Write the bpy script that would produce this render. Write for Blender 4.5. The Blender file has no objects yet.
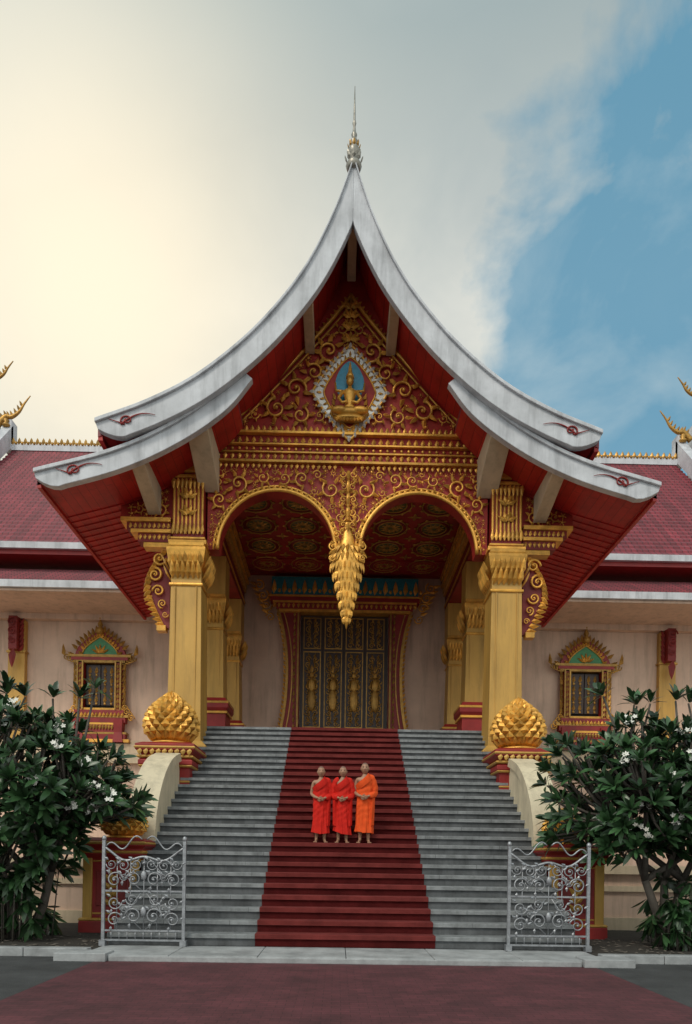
import bpy, math, random
import numpy as np
from mathutils import Vector, Matrix
random.seed(7)
pi=math.pi
sc=bpy.context.scene
sc.view_settings.view_transform='Standard'
sc.view_settings.look='None'
sc.view_settings.exposure=0

# ---------------------------------------------------------------- materials
def mat(name,col,rough=.6,metal=0.,var=.18,scale=3.,bump=.15,bscale=20.,spec=.5,island=0.,stretch=None,stain=0.):
    m=bpy.data.materials.new(name); m.use_nodes=True
    n=m.node_tree.nodes; l=m.node_tree.links
    p=n['Principled BSDF']
    p.inputs['Roughness'].default_value=rough
    p.inputs['Metallic'].default_value=metal
    p.inputs['Specular IOR Level'].default_value=spec
    tc=n.new('ShaderNodeTexCoord'); vec=tc.outputs['Object']
    if stretch:
        mp=n.new('ShaderNodeMapping'); mp.inputs['Scale'].default_value=stretch
        l.new(vec,mp.inputs['Vector']); vec=mp.outputs['Vector']
    ns=n.new('ShaderNodeTexNoise'); ns.inputs['Scale'].default_value=scale; ns.inputs['Detail'].default_value=6
    ns.inputs['Roughness'].default_value=.65
    l.new(vec,ns.inputs['Vector'])
    r=n.new('ShaderNodeValToRGB')
    r.color_ramp.elements[0].position=.3; r.color_ramp.elements[1].position=.7
    r.color_ramp.elements[0].color=(*[c*(1-var) for c in col],1)
    r.color_ramp.elements[1].color=(*[min(1,c*(1+var*.7)) for c in col],1)
    l.new(ns.outputs['Fac'],r.inputs['Fac'])
    out=r.outputs['Color']
    if stain:
        mp=n.new('ShaderNodeMapping'); mp.inputs['Scale'].default_value=(2.2,2.2,.22)
        l.new(tc.outputs['Object'],mp.inputs['Vector'])
        n2=n.new('ShaderNodeTexNoise'); n2.inputs['Scale'].default_value=1.6; n2.inputs['Detail'].default_value=8; n2.inputs['Roughness'].default_value=.7
        l.new(mp.outputs['Vector'],n2.inputs['Vector'])
        mr=n.new('ShaderNodeMapRange'); mr.inputs['From Min'].default_value=.48; mr.inputs['From Max'].default_value=.76
        mr.inputs['To Min'].default_value=1; mr.inputs['To Max'].default_value=1-stain
        l.new(n2.outputs['Fac'],mr.inputs['Value'])
        hs=n.new('ShaderNodeHueSaturation'); l.new(out,hs.inputs['Color']); l.new(mr.outputs['Result'],hs.inputs['Value']); out=hs.outputs['Color']
    if island:
        g=n.new('ShaderNodeNewGeometry'); mr=n.new('ShaderNodeMapRange')
        mr.inputs['To Min'].default_value=1-island; mr.inputs['To Max'].default_value=1+island
        l.new(g.outputs['Random Per Island'],mr.inputs['Value'])
        hs=n.new('ShaderNodeHueSaturation'); l.new(out,hs.inputs['Color']); l.new(mr.outputs['Result'],hs.inputs['Value'])
        out=hs.outputs['Color']
    l.new(out,p.inputs['Base Color'])
    if bump:
        nb=n.new('ShaderNodeTexNoise'); nb.inputs['Scale'].default_value=bscale; nb.inputs['Detail'].default_value=4
        l.new(vec,nb.inputs['Vector'])
        b=n.new('ShaderNodeBump'); b.inputs['Strength'].default_value=bump; b.inputs['Distance'].default_value=.02
        l.new(nb.outputs['Fac'],b.inputs['Height']); l.new(b.outputs['Normal'],p.inputs['Normal'])
    return m
def brickmat(name,c1,c2,mortar,bw,bh,ms,rough=.6,rot=(0,0,0),bump=.4,noise=.25,offset=.5):
    m=mat(name,c1,rough)
    n=m.node_tree.nodes; l=m.node_tree.links; p=n['Principled BSDF']
    tc=n.new('ShaderNodeTexCoord'); mp=n.new('ShaderNodeMapping'); mp.inputs['Rotation'].default_value=rot
    l.new(tc.outputs['Object'],mp.inputs['Vector'])
    b=n.new('ShaderNodeTexBrick'); b.offset=offset
    b.inputs['Scale'].default_value=1; b.inputs['Brick Width'].default_value=bw; b.inputs['Row Height'].default_value=bh
    b.inputs['Mortar Size'].default_value=ms
    b.inputs['Color1'].default_value=(*c1,1); b.inputs['Color2'].default_value=(*c2,1); b.inputs['Mortar'].default_value=(*mortar,1)
    l.new(mp.outputs['Vector'],b.inputs['Vector'])
    ns=n.new('ShaderNodeTexNoise'); ns.inputs['Scale'].default_value=1.3; ns.inputs['Detail'].default_value=8; ns.inputs['Roughness'].default_value=.7
    l.new(tc.outputs['Object'],ns.inputs['Vector'])
    mr=n.new('ShaderNodeMapRange'); mr.inputs['From Min'].default_value=.3; mr.inputs['From Max'].default_value=.7
    mr.inputs['To Min'].default_value=1-noise; mr.inputs['To Max'].default_value=1+noise
    l.new(ns.outputs['Fac'],mr.inputs['Value'])
    hs=n.new('ShaderNodeHueSaturation'); l.new(b.outputs['Color'],hs.inputs['Color']); l.new(mr.outputs['Result'],hs.inputs['Value'])
    l.new(hs.outputs['Color'],p.inputs['Base Color'])
    bp=n.new('ShaderNodeBump'); bp.inputs['Strength'].default_value=bump; bp.inputs['Distance'].default_value=.02
    bp.invert=True
    l.new(b.outputs['Fac'],bp.inputs['Height']); l.new(bp.outputs['Normal'],p.inputs['Normal'])
    return m
GOLD=mat('gold_leaf',(.72,.37,.065),.38,.45,.35,4,.3,30,island=.28)
GOLDD=mat('old_gold',(.42,.23,.05),.42,.5,.35,6,.3,30,island=.25)
YEL=mat('yellow_ochre_paint',(.56,.32,.07),.5,.1,.18,1.3,.08,25,stretch=(1,1,.35),stain=.4)
RED=mat('red_lacquer',(.28,.016,.014),.5,0,.3,2,.1,20)
REDG=mat('vermilion_panel',(.36,.024,.014),.55,0,.35,2,.1,20)
REDD=mat('dark_red_panel',(.22,.014,.012),.55,0,.3,2,.1,20)
SOF=brickmat('red_soffit_boards',(.46,.022,.016),(.40,.019,.015),(.22,.01,.01),3.0,.22,.007,.5,(0,0,pi/2),.4,.3)
WHITE=mat('white_painted_concrete',(.56,.57,.60),.6,0,.22,1.4,.12,18,stain=.42)
CREAM=mat('cream_render',(.64,.46,.35),.8,0,.14,.8,.12,14,stain=.35)
CREAM2=mat('cream_trim',(.60,.48,.33),.7,0,.14,1.5,.1,20,stain=.3)
IVORY=mat('ivory_balustrade',(.66,.57,.40),.6,0,.16,1.5,.1,20,stain=.4)
TILE=brickmat('red_roof_tiles',(.25,.030,.044),(.17,.022,.032),(.08,.011,.016),.22,50.,.02,.45,(0,0,0),.6,.35,0.)
DARK=mat('dark_timber',(.04,.017,.010),.42,0,.3,5,.2,30)
BLACK=mat('dark_interior',(.01,.008,.007),.8)
GREEN=mat('green_enamel',(.02,.20,.05),.35,0,.3,6)
GREEND=mat('dull_green_enamel',(.09,.10,.03),.5,0,.3,6)
TEAL=mat('teal_mosaic',(.02,.20,.27),.35,0,.4,14)
BLUE=mat('blue_enamel',(.03,.27,.42),.35,0,.3,8)
SILV=mat('silver_inlay',(.72,.71,.66),.35,.3,.2,8)
STEEL=mat('galvanised_iron',(.34,.35,.37),.42,.6,.35,9,.2,40)
SPIRE=mat('weathered_silver_spire',(.30,.28,.24),.4,.6,.3,9,.2,40)
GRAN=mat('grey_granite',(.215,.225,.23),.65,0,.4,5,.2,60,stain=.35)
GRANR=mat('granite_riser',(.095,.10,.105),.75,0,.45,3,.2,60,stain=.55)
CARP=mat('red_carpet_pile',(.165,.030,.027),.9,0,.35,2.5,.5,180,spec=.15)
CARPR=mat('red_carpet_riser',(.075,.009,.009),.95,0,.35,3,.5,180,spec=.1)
CONC=mat('kerb_concrete',(.32,.33,.335),.8,0,.4,2.2,.3,30)
ASPH=mat('asphalt_ground',(.045,.046,.047),.85,0,.45,1.6,.6,60)
PAVE=brickmat('red_paving_tiles',(.098,.025,.031),(.075,.020,.025),(.05,.014,.017),.2,.1,.005,.8,(0,0,0),.4,.45)
SKIN=mat('monk_skin',(.36,.19,.115),.5,0,.1,8,.05)
HAIR=mat('shaved_hair',(.17,.095,.07),.7)
LIP=mat('lips',(.26,.09,.07),.5)
ROBR=mat('red_robe',(.60,.020,.012),.8,0,.2,7,.2,60,spec=.2)
ROBO=mat('orange_robe',(.78,.095,.018),.8,0,.2,7,.2,60,spec=.2)
LEAF=mat('frangipani_leaf',(.034,.082,.030),.34,0,.4,3,.1,20,island=.7)
BARK=mat('frangipani_bark',(.10,.085,.07),.85,0,.3,8,.5,30)
PETAL=mat('white_petals',(.8,.79,.72),.5)
SOIL=mat('dark_soil',(.035,.03,.024),.95,0,.4,6,.6,30)

# ---------------------------------------------------------------- mesh builder
class MB:
    def __init__(s): s.v=[];s.f=[];s.m=[];s.s=[]
    def add(s,v,f,m=0,sm=False):
        o=len(s.v); s.v+= [tuple(p) for p in v]
        for q in f: s.f.append([i+o for i in q]); s.m.append(m); s.s.append(sm)
    def box(s,x0,x1,y0,y1,z0,z1,m=0):
        v=[(x,y,z) for z in(z0,z1) for y in(y0,y1) for x in(x0,x1)]
        s.add(v,[(0,2,3,1),(4,5,7,6),(0,1,5,4),(2,6,7,3),(0,4,6,2),(1,3,7,5)],m)
    def loft(s,rings,m=0,sm=False,caps=True,closed=True):
        n=len(rings[0]); v=[p for r in rings for p in r]; f=[]
        for i in range(len(rings)-1):
            for j in range(n if closed else n-1):
                k=(j+1)%n
                f.append((i*n+j,i*n+k,(i+1)*n+k,(i+1)*n+j))
        if caps and closed:
            f.append(tuple(range(n))[::-1]); f.append(tuple((len(rings)-1)*n+j for j in range(n)))
        s.add(v,f,m,sm)
    def rect(s,cx,cy,prof,m=0):
        s.loft([[(cx-hx,cy-hy,z),(cx+hx,cy-hy,z),(cx+hx,cy+hy,z),(cx-hx,cy+hy,z)] for hx,hy,z in prof],m)
    def lathe(s,prof,cx,cy,cz=0,n=20,m=0,sm=True,sx=1,sy=1):
        s.loft([[(cx+r*sx*math.cos(2*pi*j/n),cy+r*sy*math.sin(2*pi*j/n),cz+z) for j in range(n)] for r,z in prof],m,sm)
    def ell(s,c,r,m=0,n=14):
        prof=[(math.sin(pi*i/8)+1e-4,-math.cos(pi*i/8)) for i in range(9)]
        s.loft([[(c[0]+a*r[0]*math.cos(2*pi*j/n),c[1]+a*r[1]*math.sin(2*pi*j/n),c[2]+b*r[2]) for j in range(n)] for a,b in prof],m,True)
    def tube(s,pts,rad,n=6,m=0,flat=1.):
        rings=[]; N=len(pts)
        for i,p in enumerate(pts):
            p=Vector(p); t=(Vector(pts[min(i+1,N-1)])-Vector(pts[max(i-1,0)]))
            if t.length<1e-9: t=Vector((0,0,1))
            t.normalize(); up=Vector((0,1,0))
            if abs(t.dot(up))>.9: up=Vector((1,0,0))
            a=t.cross(up).normalized(); b=a.cross(t)
            r=rad[i] if hasattr(rad,'__len__') else rad
            rings.append([p+a*r*math.cos(2*pi*j/n)+b*r*flat*math.sin(2*pi*j/n) for j in range(n)])
        s.loft(rings,m,True)
    def strip(s,xs,zb,zt,y0,y1,m=0,mb=None):
        m_b=m if mb is None else mb
        N=len(xs); v=[]
        for x,a,b in zip(xs,zb,zt): v+=[(x,y0,a),(x,y0,b),(x,y1,b),(x,y1,a)]
        f=[];ft=[];fb=[]
        for i in range(N-1):
            o=4*i;q=o+4
            f.append((o,q,q+1,o+1)); ft.append((o+1,q+1,q+2,o+2)); f.append((o+2,q+2,q+3,o+3)); fb.append((o+3,q+3,q,o))
        f.append((0,1,2,3)); e=4*(N-1); f.append((e,e+3,e+2,e+1))
        o=len(s.v); s.v+=v
        for fs,mm in((f,m),(ft,m),(fb,m_b)):
            for q in fs: s.f.append([i+o for i in q]); s.m.append(mm); s.s.append(False)
    def poly2(s,A,B,y0,y1,m=0):
        N=len(A); v=[]
        for a,b in zip(A,B): v+=[(a[0],y0,a[1]),(b[0],y0,b[1]),(b[0],y1,b[1]),(a[0],y1,a[1])]
        f=[]
        for i in range(N-1):
            o=4*i;q=o+4
            f+=[(o,q,q+1,o+1),(o+1,q+1,q+2,o+2),(o+2,q+2,q+3,o+3),(o+3,q+3,q,o)]
        f.append((0,1,2,3)); e=4*(N-1); f.append((e,e+3,e+2,e+1))
        s.add(v,f,m)
    def leaf(s,P,D,Nn,L,W,m=0,h=.25,curl=0.):
        P=Vector(P);D=Vector(D).normalized();Nn=Vector(Nn).normalized(); S=D.cross(Nn)
        pts=[P-S*W*.15,P+D*L*.35+S*W*.5,P+D*L*.75+S*(W*.3+curl*L*.5),P+D*L+S*curl*L,
             P+D*L*.7-S*(W*.28-curl*L*.5),P+D*L*.35-S*W*.5,P+D*L*.4+Nn*W*h,P+D*L*.75+S*curl*L*.45+Nn*W*h*.7]
        s.add(pts,[(0,1,6),(1,2,7,6),(2,3,7),(3,4,7),(4,5,6,7),(5,0,6)],m,False)
    def obj(s,name,mats,parent=None,bevel=0.,loc=None):
        me=bpy.data.meshes.new(name); me.from_pydata(s.v,[],s.f); 
        for q in mats: me.materials.append(q)
        me.polygons.foreach_set('material_index',s.m); me.polygons.foreach_set('use_smooth',s.s)
        me.update()
        import bmesh
        bm=bmesh.new(); bm.from_mesh(me); bmesh.ops.recalc_face_normals(bm,faces=bm.faces); bm.to_mesh(me); bm.free()
        o=bpy.data.objects.new(name,me); sc.collection.objects.link(o)
        if parent: o.parent=parent
        if loc: o.location=loc
        if bevel:
            b=o.modifiers.new('bevel','BEVEL'); b.width=bevel; b.segments=2; b.limit_method='ANGLE'
        return o
def empty(name,loc=(0,0,0)):
    e=bpy.data.objects.new(name,None); e.location=loc; e.empty_display_size=.3; sc.collection.objects.link(e); return e
F=(0,-1,0)
def lf(mb,x,z,ang,L,W,y,m=0,curl=0.,h=.35):
    mb.leaf((x,y,z),(math.cos(ang),0,math.sin(ang)),F,L,W,m,h,curl)
def spiral(mb,cx,cz,r,sg,ph,y,turns=1.5,tr=.12,m=0,n=22):
    pts=[];rad=[]
    for i in range(n):
        t=i/(n-1); rr=r*(1-t*.86); a=ph+sg*turns*2*pi*t
        pts.append((cx+rr*math.cos(a),y-.03*t,cz+rr*math.sin(a))); rad.append(r*tr*(1-.45*t))
    mb.tube(pts,rad,5,m)
    mb.ell((cx,y-.04,cz),(r*.18,r*.18,r*.18),m,6)
def catmull(P,n=12):
    P=[np.array(p,float) for p in P]; Q=[2*P[0]-P[1]]+P+[2*P[-1]-P[-2]]; out=[]
    for i in range(1,len(Q)-2):
        for k in range(n):
            t=k/n; a,b,c,d=Q[i-1:i+3]
            out.append(.5*((2*b)+(-a+c)*t+(2*a-5*b+4*c-d)*t*t+(-a+3*b-3*c+d)*t**3))
    out.append(P[-1]); return [tuple(p) for p in out]
def pack(inside,xr,zr,radii,tries=500,gap=1.0):
    C=[]
    for r in radii:
        for _ in range(tries):
            x=random.uniform(*xr); z=random.uniform(*zr)
            if x<r*.95: continue
            if not inside(x,z,r): continue
            if all((x-a)**2+(z-b)**2>((r+c)*gap)**2 for a,b,c in C): C.append((x,z,r))
    return C
def filigree(mb,C,y,m=0):
    for (x,z,r) in C:
        ph=random.uniform(0,2*pi); sg=random.choice((-1,1)); k=random.randint(5,7)
        for s in(1,-1):
            p=ph if s==1 else pi-ph
            if r>.09: spiral(mb,s*x,z,r*.8,sg*s,p,y,1.35,.145)
            for i in range(k):
                a=ph+2*pi*i/k; 
                ax=a if s==1 else pi-a
                lf(mb,s*x+r*.6*math.cos(ax),z+r*.6*math.sin(ax),ax+.75*sg*s,r*.72,r*.38,y-.01,m,.3*sg*s,.5)
            if r<=.09: mb.ell((s*x,y-.01,z),(r*.5,.03,r*.5),m,6)

# ================================================================= TEMPLE
temple=empty('buddhist_temple',(0,0,0))
FL=5.36
OUT=catmull([(0,18.9),(.45,17.62),(1.09,16.3),(1.84,15.25),(2.71,14.32),(3.83,13.42),(5.0,12.78),(6.28,12.28)])
LOW=catmull([(2.78,13.85),(3.43,13.08),(4.56,12.3),(5.95,11.66),(7.85,11.12)])
def zf(C,x): return float(np.interp(abs(x),[p[0] for p in C],[p[1] for p in C]))
def offs(C,th):
    R=[]
    N=len(C)
    for i,p in enumerate(C):
        a=C[max(0,i-1)];b=C[min(N-1,i+1)]
        t=np.array(b)-np.array(a); t=t/np.linalg.norm(t); nn=np.array([t[1],-t[0]])
        if nn[1]>0: nn=-nn
        w=th(i/(N-1)); R.append((p[0]+nn[0]*w,p[1]+nn[1]*w))
    return R
def tht(base):
    def f(s):
        if s>.93: 
            u=(s-.93)/.07; return base*1.12*(1-.72*u*u)+.02
        return base*(1+.13*s)
    return f
mb=MB()
def barge(C,base,y0,y1,join):
    B=offs(C,tht(base))
    if join: 
        B=[(max(b[0],0),min(b[1],17.72)) for b in B]; B[0]=(0.,17.72)
    for s in(1,-1):
        mb.poly2([(s*x,z) for x,z in C],[(s*x,z) for x,z in B],y0,y1,0)
        mb.poly2([(s*x,z+.07) for x,z in C],[(s*x,z-.03) for x,z in C],y0-.07,y1+.05,0)
barge(OUT,.50,16.9,17.1,True); barge(LOW,.42,17.1,17.3,False)
mb.obj('barge_boards',[WHITE],temple,.015)
mb=MB()
for (cx,cz,r,y) in((5.5,12.33,.15,16.875),(6.85,11.19,.17,17.075)):
    for s in(1,-1):
        pts=[]
        for i in range(30):
            t=i/29; a=-.4+t*2*pi*1.25; rr=r*(1-.75*t)
            pts.append((s*(cx+rr*math.cos(a)),y,cz+rr*math.sin(a)*.8))
        mb.tube(pts,[.022*(1-.4*i/29) for i in range(30)],5,0)
        mb.tube([(s*(cx-.7+.84*t),y,cz+.14-.26*t*t+.07*math.sin(t*3)) for t in np.linspace(0,1,12)],[.006+.02*t for t in np.linspace(0,1,12)],5,0)
        mb.tube([(s*(cx+.05+.40*t),y,cz-.1+.12*t) for t in np.linspace(0,1,8)],[.02-.014*t for t in np.linspace(0,1,8)],5,0)
mb.obj('barge_scrolls',[RED],temple)
mb=MB()
xs=[p[0] for p in OUT]
for s in(1,-1):
    X=[s*x for x in xs]
    mb.strip(X,[z-.24 for _,z in OUT],[z-.06 for _,z in OUT],17.1,33,0,1)
    L=[p for p in LOW if p[0]>2.9]
    mb.strip([s*p[0] for p in L],[z-.22 for _,z in L],[z-.05 for _,z in L],17.3,18.84,0,1)
    L=[p for p in LOW if p[0]>3.97]
    mb.strip([s*p[0] for p in L],[z-.22 for _,z in L],[z-.05 for _,z in L],18.84,26.8,0,1)
    for i in range(26):
        y=18.95+i*.3
        LL=[p for p in L if p[0]>4.95]
        mb.strip([s*p[0] for p in LL],[z-.25 for _,z in LL],[z-.215 for _,z in LL],y,y+.045,1,1)
    e=LOW[-1]
    mb.box(min(s*(e[0]-.1),s*e[0]),max(s*(e[0]-.1),s*e[0]),17.3,26.8,e[1]-.28,e[1]-.05,1)
    e=OUT[-1]
    mb.box(min(s*(e[0]-.12),s*e[0]),max(s*(e[0]-.12),s*e[0]),17.12,27,e[1]-.32,e[1]-.07,1)
mb.obj('porch_roof_and_soffit',[TILE,SOF,CREAM2],temple)
mb=MB()
def purl(x,zt,w,h,y0=17.28,y1=18.98,drop=.0):
    mb.loft([[(x-w/2,y0,zt),(x+w/2,y0,zt),(x+w/2,y0,zt-h*.75),(x-w/2,y0,zt-h*.75)],
             [(x-w/2,y1,zt),(x+w/2,y1,zt),(x+w/2,y1,zt-h-drop),(x-w/2,y1,zt-h-drop)]],0)
purl(0,18.1,.24,.45)
for s in(1,-1):
    purl(s*1.12,16.05,.26,.45)
    purl(s*3.85,12.75,.55,.5,drop=.55)
    purl(s*3.5,13.55,.3,.3,17.15,17.3)
    purl(s*5.35,11.82,.36,.42,drop=.35)
mb.obj('purlin_ends',[CREAM2],temple,.02)
mb=MB()
gx=list(np.linspace(-3.94,3.94,80))
mb.strip(gx,[12.5]*80,[zf(OUT,x)-.2 for x in gx],19.0,19.3,0)
arch_c=1.97; arch_r=1.61; sp=10.15
def zarch(x):
    d=abs(abs(x)-arch_c)
    return sp+math.sqrt(max(0,arch_r**2-d*d))*1.03 if d<arch_r else sp
ax=sorted(set([-3.9,3.9,0]+[s*(arch_c+arch_r*math.cos(a)) for a in np.linspace(0,pi,40) for s in(1,-1)]))
mb.strip(ax,[zarch(x) for x in ax],[12.5]*len(ax),19.02,19.45,0)
for s in(1,-1):
    X=list(np.linspace(4.85,6.3,10))
    mb.strip([s*x for x in X],[10.95]*10,[max(10.97,zf(LOW,x)-.2) for x in X],19.05,19.3,0)
mb.obj('gable_wall',[REDG],temple)
mb=MB()
P0,P1=13.5,17.25
def wped(z):
    t=min(1,max(0,(z-P0)/(P1-P0))); return 3.35*(1-t)**1.1
zz=np.linspace(P0,P1,24)
MZ=14.5
for s in(1,-1):
    mb.tube([(s*wped(z),18.93,z) for z in zz],.055,6)
    mb.tube([(s*max(0,wped(z)-.14),18.95,z-.05) for z in zz],.03,5)
    for z in np.linspace(P0+.1,P1-.15,30):
        mb.leaf((s*(wped(z)-.02),18.95,z),(s*.9,0,.75),F,.17,.1,0)
def in_ped(x,z,r):
    if z-r<P0+.05 or z+r>P1: return False
    if x+r*1.0>wped(z)-.18 or x+r*.7>wped(z+r*.7)-.14: return False
    return abs(x)/(1.12+r)+abs(z-MZ)/(1.36+r)>1.0
filigree(mb,pack(in_ped,(0,3.3),(P0,P1),[.38,.31,.25,.2,.16,.12,.085,.06],700,.98),18.93)
for z in(15.95,16.3,16.6,16.85):
    for a in(pi/2,pi/2+.6,pi/2-.6,pi/2+1.2,pi/2-1.2): lf(mb,0,z,a,.28,.13,18.9)
def in_sp(x,z,r):
    if z+r>12.42 or x+r>3.85 or z-r<10.1: return False
    return math.hypot(x-arch_c,z-sp)>arch_r+.16+r*.95
filigree(mb,pack(in_sp,(0,3.9),(10.1,12.5),[.33,.27,.22,.17,.13,.095,.07,.05],900,.98),18.95)
for s in(1,-1):
    for rr,ra,yy in((.03,.055,18.97),(.14,.03,18.99)):
        mb.tube([(s*arch_c+(arch_r+rr)*math.cos(a),yy,sp+(arch_r+rr)*1.02*math.sin(a)) for a in np.linspace(0,pi,36)],ra,6)
    for a in np.linspace(.1,pi-.1,34):
        mb.leaf((s*arch_c+(arch_r+.05)*math.cos(a),18.96,sp+(arch_r+.05)*math.sin(a)),(math.cos(a),0,math.sin(a)),F,.14,.11,0)
mb.box(-3.72,3.72,18.84,18.99,13.33,13.39); mb.box(-3.74,3.74,18.88,18.985,13.03,13.07); mb.box(-3.76,3.76,18.86,18.99,12.54,12.60)
mb.box(-3.7,3.7,18.92,18.98,12.83,12.87)
for i in range(38):
    x=-3.62+i*7.24/37
    mb.leaf((x,18.95,13.09),(0,0,1),F,.19,.13,0,.3); mb.leaf((x,18.95,12.82),(0,0,-1),F,.18,.12,0,.3)
    mb.ell((x,18.96,12.95),(.045,.03,.045),0,6)
for i in range(46): 
    x=-3.65+i*7.3/45; mb.leaf((x,18.88,13.38),(0,0,1),F,.17,.11,0)
for i in range(50):
    x=-3.7+i*7.4/49
    if abs(x)>.3: mb.leaf((x,18.93,12.53),(0,0,-1),F,.15,.10,0)
def in_ss(x,z,r): return x-r>4.95 and x+r<6.1 and z-r>10.98 and z+r<zf(LOW,x+r)-.25
filigree(mb,pack(in_ss,(4.9,6.3),(10.9,12.5),[.22,.16,.12,.08,.06],400,.97),18.98)
mb.obj('gold_filigree',[GOLD],temple)
mb=MB()
for s in(1,-1):
    def bx(x0,x1,*a): mb.box(min(s*x0,s*x1),max(s*x0,s*x1),*a)
    bx(4.88,6.25,18.85,19.35,10.82,10.93,0); bx(4.88,6.1,18.92,19.33,10.62,10.82,1); bx(4.88,5.98,18.88,19.34,10.53,10.62,0); bx(4.88,5.8,18.95,19.3,10.3,10.53,1); bx(4.88,5.65,18.98,19.28,10.17,10.3,0)
    for i in range(9):
        mb.leaf((s*(4.95+i*.13),18.9,10.64),(0,0,1),F,.17,.10,0)
    for i in range(7):
        mb.leaf((s*(4.95+i*.13),18.93,10.5),(0,0,-1),F,.16,.10,0)
    A=[];B=[]
    for t in np.linspace(0,1,20):
        A.append((s*(4.92+.62*math.sin(t*pi*.95)*(1-.45*t)+.06),10.15-2.2*t)); B.append((s*4.92,10.15-2.2*t))
    mb.poly2(A,B,19.05,19.22,1)
    for k,(x,z,r) in enumerate(((5.2,9.85,.2),(5.32,9.4,.2),(5.22,8.95,.17),(5.1,8.6,.13),(5.02,8.3,.09))):
        spiral(mb,s*x,z,r,s,pi/2*k,18.98,1.5,.2,0)
    for t in np.linspace(.03,.97,16):
        x=4.92+.62*math.sin(t*pi*.95)*(1-.45*t)+.03; mb.leaf((s*x,19.0,10.15-2.2*t),(s*1,0,-.6+.9*(t>.6)),F,.28,.16,0,.4,.2*s)
    mb.box(min(s*5.0,s*5.25),max(s*5.0,s*5.25),18.95,19.2,7.85,8.0,0)
mb.obj('side_brackets',[GOLD,REDD],temple)

def column(mbb,x,y,hw,z0,z1):
    b=hw
    mbb.rect(x,y,[(b*1.02,b*1.02,z0),(b*1.0,b*1.0,z0+.3),(b*.9,b*.9,z1-.4),(b*.88,b*.88,z1)],0)
    for dx in(-.62,.62):
        mbb.box(x+dx*b-.015,x+dx*b+.015,y-b*1.0-.006,y-b*.8,z0+.4,z1-.5,0)
    mbb.rect(x,y,[(b*.98,b*.98,z1-.48),(b*1.0,b*1.0,z1-.44),(b*.98,b*.98,z1-.40)],1)
    mbb.rect(x,y,[(b*.9,b*.9,z1-.02),(b*1.0,b*1.0,z1+.1),(b*1.08,b*1.08,z1+.3),(b*1.15,b*1.15,z1+.48),(b*1.15,b*1.15,z1+.55),(b*1.05,b*1.05,z1+.6),(b*1.05,b*1.05,z1+.7)],1)
    n=6
    for side in range(4):
        dx,dy=[(0,-1),(1,0),(0,1),(-1,0)][side]
        for row,(zz0,L,out) in enumerate(((z1-.3,.5,.92),(z1-.02,.45,1.02))):
            for i in range(n+row):
                t=(i+.5)/(n+row)*2-1
                px=x+(dx*b*out if dx else t*b*out); py=y+(dy*b*out if dy else t*b*out)
                mbb.leaf((px,py,zz0),(dx*.5,dy*.5,1),(dx,dy,-.4),L,.36*b,1,.35)
mb=MB()
for s in(1,-1):
    column(mb,s*4.38,19.05,.46,4.6,9.45)
    mb.box(s*4.38-.42,s*4.38+.42,18.78,19.4,10.14,12.42,2)
    for i in range(8):
        x=s*4.38-.385+i*.11
        mb.lathe([(.038,0),(.038,1.5)],x,18.78,10.45,8,1)
    for z,h,o in((10.14,.12,.10),(10.3,.06,.05),(11.98,.08,.06),(12.12,.16,.1)):
        mb.box(s*4.38-.42-o,s*4.38+.42+o,18.78-o,19.3,z,z+h,1)
    for i in range(8): 
        mb.leaf((s*4.38-.4+i*.114,18.7,11.97),(0,0,-1),F,.34,.11,1); mb.leaf((s*4.38-.4+i*.114,18.7,10.4),(0,0,1),F,.34,.11,1)
    for z in(10.95,11.4): 
        for i in range(4): lf(mb,s*4.38,z,pi/2+(i-1.5)*.7,.3,.14,18.71,1)
    for y in(23.0,26.7):
        column(mb,s*4.4,y,.40,FL+1.5,9.6)
        mb.box(s*4.4-.42,s*4.4+.42,y-.4,y+.4,10.28,11.55,0)
        mb.rect(s*4.4,y,[(.62,.62,FL),(.62,.62,FL+.2),(.5,.5,FL+.3),(.5,.5,FL+1.0),(.6,.6,FL+1.15),(.6,.6,FL+1.3),(.48,.48,FL+1.5)],2)
        for z,hw in((FL+.2,.63),(FL+1.0,.56),(FL+1.32,.61)): mb.rect(s*4.4,y,[(hw,hw,z-.03),(hw,hw,z+.05)],1)
    mb.box(min(s*4.02,s*4.8),max(s*4.02,s*4.8),19.5,27.4,11.56,12.18,3)
    mb.box(min(s*3.98,s*4.84),max(s*3.98,s*4.84),19.48,27.42,11.75,11.83,1)
    mb.box(min(s*3.86,s*4.3),max(s*3.86,s*4.3),19.5,27.4,12.56,12.98,3)
    mb.box(min(s*3.92,s*4.28),max(s*3.92,s*4.28),19.51,27.39,12.32,12.54,0)
    for x,z,h in((3.8,12.86,.1),(3.84,12.54,.1),(3.95,12.2,.12)): mb.box(min(s*x,s*4.25),max(s*x,s*4.25),19.48,27.42,z,z+h,1)
    for i in range(40): mb.leaf((s*3.84,19.6+i*.19,12.84),(0,0,-1),(-s,0,0),.22,.17,1)
mb.obj('columns',[YEL,GOLD,RED,REDD],temple,.012)

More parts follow.
